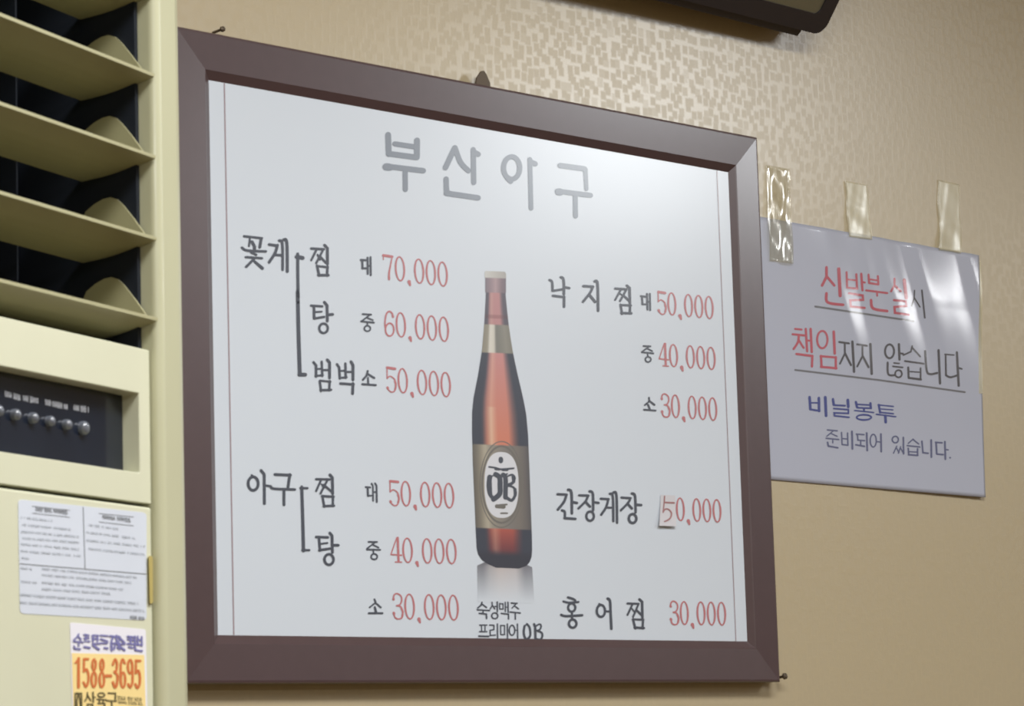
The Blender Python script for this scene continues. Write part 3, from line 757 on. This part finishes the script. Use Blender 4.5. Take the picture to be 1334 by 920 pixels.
on_disp = lambda l: (lambda x, y: ac_pt(x, y, DW+l))
def greek(rows, seed, fnl, h, wk, hangul=True):
    """small print too blurred to read: clusters of little upright strokes"""
    rnd = random.Random(seed); mb = MB(); k = 0
    for x0, y0, x1, y1, hh, fill in rows:
        x = x0; L = x1-x0
        while x < x1-0.5:
            word = x+rnd.uniform(6, 16)
            while x < min(word, x1):
                y = y0+(y1-y0)*(x-x0)/L
                fn = fnl(0.0001+0.000003*(k % 9)); k += 1
                a = hh*rnd.uniform(0.7, 1.0)
                if rnd.random() < fill:
                    ribbon(mb, [(x, y-a/2), (x+0.1, y+a/2)], wk, wk, fn, 0)
                    if rnd.random() < 0.6:
                        dy = rnd.uniform(-0.4, 0.4)*hh; ribbon(mb, [(x, y+dy), (x+1.7, y+dy+0.3)], wk*0.8, wk*0.8, fn, 0)
                x += 1.9
            x += 1.6
    return mb
greek([(7, 513, 26.5, 518.5, 8, 1), (30.5, 518.5, 50, 522.5, 8, 1), (59.5, 524, 88, 530.5, 8, 1), (96.5, 531, 116, 534, 8.5, 1)], 3, on_disp, 8, 0.9).build('button_caption', M_DTXT, panel, recalc=False, label='pale grey captions over the buttons')
# lower door
mb = MB(); prism(mb, [AC(ua, PW, z_ct), AC(ub, PW, z_ct), AC(ub, PW, 0.06), AC(ua, PW, 0.06)],
                 [AC(ua, PW-0.02, z_ct), AC(ub, PW-0.02, z_ct), AC(ub, PW-0.02, 0.06), AC(ua, PW-0.02, 0.06)])
door = mb.build('lower_door', M_ACP, ac, bevel=0.0012)
mb = MB(); prism(mb, [AC(ua, PW-0.022, z_pb+0.02), AC(ub, PW-0.022, z_pb+0.02), AC(ub, PW-0.022, 0.02), AC(ua, PW-0.022, 0.02)],
                 [AC(ua, PW-0.03, z_pb+0.02), AC(ub, PW-0.03, z_pb+0.02), AC(ub, PW-0.03, 0.02), AC(ua, PW-0.03, 0.02)])
mb.build('inner_chassis', M_DARK, ac)
mb = MB(); prism(mb, [AC(AC_L, -0.012, 0), AC(u0, -0.012, 0), AC(u0, AC_D+0.02, 0), AC(AC_L, AC_D+0.02, 0)],
                 [AC(AC_L, -0.012, 0.058), AC(u0, -0.012, 0.058), AC(u0, AC_D+0.02, 0.058), AC(AC_L, AC_D+0.02, 0.058)])
mb.build('plinth', M_AC, ac)
on_door = lambda l: (lambda x, y: ac_pt(x, y, PW+0.0003+l))
def rounded(quad, r, n=5):
    out = []
    for i in range(4):
        p, c, q = Vector(quad[i-1]), Vector(quad[i]), Vector(quad[(i+1) % 4])
        a = c+(p-c).normalized()*r; b = c+(q-c).normalized()*r
        for k in range(n+1):
            t = k/n; out.append(tuple(a*(1-t)**2+c*2*t*(1-t)+b*t*t))
    return out
def decal(name, quad, r, m, parent, w0, w1, label=None):
    mb = MB(); o_ = rounded(quad, r)
    prism(mb, [ac_pt(x, y, w1) for x, y in o_], [ac_pt(x, y, w0) for x, y in o_])
    return mb.build(name, m, parent, label=label)
lab = decal('instruction_label', [(23.5, 650.5), (191, 668), (191, 808.5), (26, 799.5)], 6, M_LBL, door, PW-0.0001, PW+0.0002, 'pale label with two columns of small grey print')
rows = [(28, 674, 68, 679, 3, .9), (28, 683.5, 92, 690, 3, .9), (28, 692.5, 104, 699.5, 3, .9), (28, 701, 104, 707, 3, .9), (28, 709, 104, 716, 3, .9), (28, 718, 105, 724.5, 3, .9), (29, 727, 38, 728, 3, .9),
        (116, 684, 155, 689.5, 3, .9), (113, 693.5, 176, 701.5, 3, .9), (113, 704, 188, 712, 3, .9), (116, 715, 188, 722.5, 3, .9),
        (28, 740, 41, 741.5, 3, .9), (55, 741, 178, 752.5, 3.2, 1), (55, 749, 172, 759.5, 3.2, 1), (28, 757.5, 49, 759.5, 3, .9), (55, 759, 160, 768, 3.2, 1), (55, 767.5, 143, 773.5, 3.2, 1),
        (27, 775, 181, 786.5, 3.6, 1), (27, 785, 188, 796, 3.6, 1)]
g = greek(rows, 5, on_door, 3, 0.75); g.build('small_print', M_LTXT, door, recalc=False, label='faint grey small print of the instruction label')
g = greek([(47, 663, 57, 664.5, 6, 1), (58.5, 664, 67, 665, 6, 1), (70, 665, 78, 666.5, 5, 1), (79, 666, 87, 667.5, 7, 1), (134, 673.5, 142, 674.5, 5, 1), (143.5, 674.5, 151, 675.5, 5, 1), (153, 675.5, 161, 676.5, 5, 1), (163, 677, 170, 678.5, 6, 1), (170, 804, 188, 806, 4, 1)], 8, on_door, 6, 1.1)
for a in ((42, 659.5, 91, 665), (42, 668.5, 91, 674), (129, 669, 174, 673.5), (129, 680, 174, 685)):
    ribbon(g, [(a[0], a[1]), (a[2], a[3])], 0.7, 0.7, on_door(0.0001), 0)
ribbon(g, [(26, 734.5), (190.5, 748)], 1.0, 1.0, on_door(0.0001), 0); ribbon(g, [(108.5, 661), (111, 741)], 0.9, 0.9, on_door(0.0001), 0)
g.build('label_heading', M_LTXT2, door, recalc=False, label='grey headings and ruled lines of the instruction label')
stk = decal('phone_sticker', [(91, 811), (190, 820), (192.5, 948), (94.5, 946)], 3, M_SWHITE, door, PW-0.0001, PW+0.0002, 'white sticker with a yellow field and a telephone number')
def lower(mb, quad, w0, w1): prism(mb, [ac_pt(x, y, w1) for x, y in quad], [ac_pt(x, y, w0) for x, y in quad])
mb = MB(); lower(mb, [(93.5, 851), (188, 853.5), (190.5, 944), (96, 943)], PW+0.0001, PW+0.0003)
mb.build('sticker_field', M_SYEL, door, label='yellow field of the phone sticker')
W_ = (80, 810, 8.36)
on_stk = lambda l: (lambda x, y: ac_pt(x, y, PW+0.0003+l))
text_part('phone_number', M_SRED, [(*W_, '155,450 195,400 22;188,400 188,715 32;'
  '245,408 292,408 26;248,410 246,545 24;~ 246,545 275,520 295,580 292,660 268,708 242,660 26;'
  'o 357,470 18,60 26;o 355,630 24,80 28;o 443,472 18,60 26;o 442,632 24,80 28;490,590 540,592 34;'
  '~ 562,470 585,412 606,450 600,530 578,545 26;~ 580,548 612,590 606,680 585,715 562,660 28;'
  '~ 692,455 668,412 648,470 646,640 26;o 672,635 24,80 28;o 750,490 24,72 28;~ 776,500 776,650 752,715 728,680 26;'
  '810,425 860,428 28;814,430 812,560 24;~ 812,560 840,535 856,600 852,680 830,722 806,680 28')], parent=door, fnl=on_stk, label='orange-red telephone number', wk=0.95)
text_part('sticker_lettering', M_SBLUE, [(*W_, '~ 190,135 165,175 135,200 14;185,160 215,195 14;135,215 240,225 14;190,225 190,265 14;140,270 150,295 205,300 16;250,140 300,150 14;270,150 262,215 14;285,215 310,215 14;250,180 300,180 14;250,275 310,285 18;'
  '340,150 400,152 16;345,150 345,215 16;395,155 395,215 14;340,185 400,190 14;425,150 505,155 14;430,190 505,215 16;340,240 420,240 14;350,260 410,300 20;470,285 505,292 18;420,235 500,235 14;'
  '530,155 590,165 16;565,165 545,220 16;600,150 605,235 16;620,160 690,230 18;640,165 625,225 14;540,235 690,245 16;545,255 550,310 20;585,260 575,300 16;620,255 690,310 18;610,280 640,300 16;'
  '720,160 790,170 16;725,190 785,205 16;755,180 755,230 16;800,160 805,250 16;830,160 835,250 16;875,165 878,260 16;720,240 880,255 16;735,275 775,285 16;800,270 810,310 18;815,312 880,320 16;845,195 870,205 14')], parent=door, fnl=on_stk, wk=1.3, label='violet-blue Korean lettering across the top of the phone sticker')
text_part('sticker_lettering', M_SBLK, [(*W_, '152,780 152,1020 16;220,780 222,1020 16;165,782 208,784 22;180,800 172,860 165,1000 14;195,800 203,860 212,1000 14;'
  '285,775 280,825 258,865 16;288,805 320,860 16;345,770 348,880 18;350,825 368,825 14;285,900 340,902 16;285,900 290,960 16;340,902 342,960 16;288,958 342,960 16;'
  'o 435,800 36,22 16;388,845 490,852 16;415,850 415,875 16;455,852 455,878 16;400,890 475,892 16;472,890 470,940 18;'
  '510,778 592,782 16;590,780 588,845 18;490,860 600,866 16;548,865 552,950 18')], parent=door, fnl=on_stk, label='dark Korean lettering of the phone sticker')
g = greek([(153.5, 909.5, 184.5, 912, 6, 1), (154.5, 915, 184.5, 917.5, 4, 1)], 12, on_stk, 6, 0.8); g.build('sticker_small_print', M_SBLK, door, recalc=False)
mb = MB(); lower(mb, rounded([(193.5, 724), (199, 725), (199.5, 786), (195, 787)], 2), PW-0.0002, PW+0.0016)
mb.build('glue_blob', M_GLUE, door, label='yellowed drip at the edge of the lower door')

# ------------------------------------------------------------------ television high on the wall
yaw = math.radians(2.0); tilt = math.radians(36)
E1 = Vector((math.cos(yaw), math.sin(yaw), 0)); hn = Vector((math.sin(yaw), -math.cos(yaw), 0))
E2 = (UP*math.cos(tilt)+hn*math.sin(tilt)).normalized(); E3 = E1.cross(E2).normalized()
if E3.dot(CAM-wall_pt(1060, 40, -0.1)) < 0: E3 = -E3
TVO = wall_pt(1072, 47.5, -0.012)          # lower right corner of the front
TW, TH = 0.36, 0.20
def TV(a, b, c): return TVO+E1*a+E2*b+E3*c    # a to the right, b up the screen, c outwards
tv = thing('television', TVO-E1*TW/2+Vector((0, 0.02, 0)), 'black framed television tilted down high on the wall above the notice', 'television')
def rr(x0, y0, x1, y1, r, n=6):
    out = []
    for cx, cy, a0 in ((x1-r, y0+r, -90), (x1-r, y1-r, 0), (x0+r, y1-r, 90), (x0+r, y0+r, 180)):
        for k in range(n+1):
            t = math.radians(a0+90*k/n); out.append((cx+r*math.cos(t), cy+r*math.sin(t)))
    return out
o1 = rr(-TW, 0, 0, TH, 0.012); o2 = rr(-TW+0.019, 0.017, -0.017, TH-0.017, 0.006)
mb = MB(); nn = len(o1)
lay = [(o1, -0.018), (o1, -0.003), ([(x*0.996-0.001, y*0.996+0.0006) for x, y in o1], 0.0), (o2, 0.0), (o2, -0.004)]
for pts, c in lay: mb.v += [TV(x, y, c) for x, y in pts]
for j in range(len(lay)-1):
    for i in range(nn): mb.f.append((j*nn+i, j*nn+(i+1) % nn, (j+1)*nn+(i+1) % nn, (j+1)*nn+i))
mb.f += [tuple(range(nn)), tuple(range(4*nn, 5*nn))]
mb.build('bezel', M_TV, tv)
mb = MB(); prism(mb, [TV(x, y, -0.0015) for x, y in o2], [TV(x, y, -0.0038) for x, y in o2])
mb.build('screen', M_SCR, tv, label='dull olive-grey screen')
mb = MB()
lip = [(0.0012, 0.010), (-0.0060, 0.008), (-0.0066, 0.002), (-0.0060, -0.004), (0.0012, -0.005)]
prism(mb, [TV(-0.026, b, c-0.012) for b, c in lip], [TV(-TW+0.026, b, c-0.012) for b, c in lip])
mb.build('lower_lip', M_TV, tv)
mb = MB()
q = [(-0.24, 0.05), (-0.12, 0.05), (-0.12, 0.15), (-0.24, 0.15)]
prism(mb, [TV(a, b, -0.0185) for a, b in q], [Vector((TV(a, b, 0).x, WALL_D, TV(a, 0.10+(b-0.08)*0.6, 0).z)) for a, b in q])
mb.build('wall_bracket', M_TV, tv)
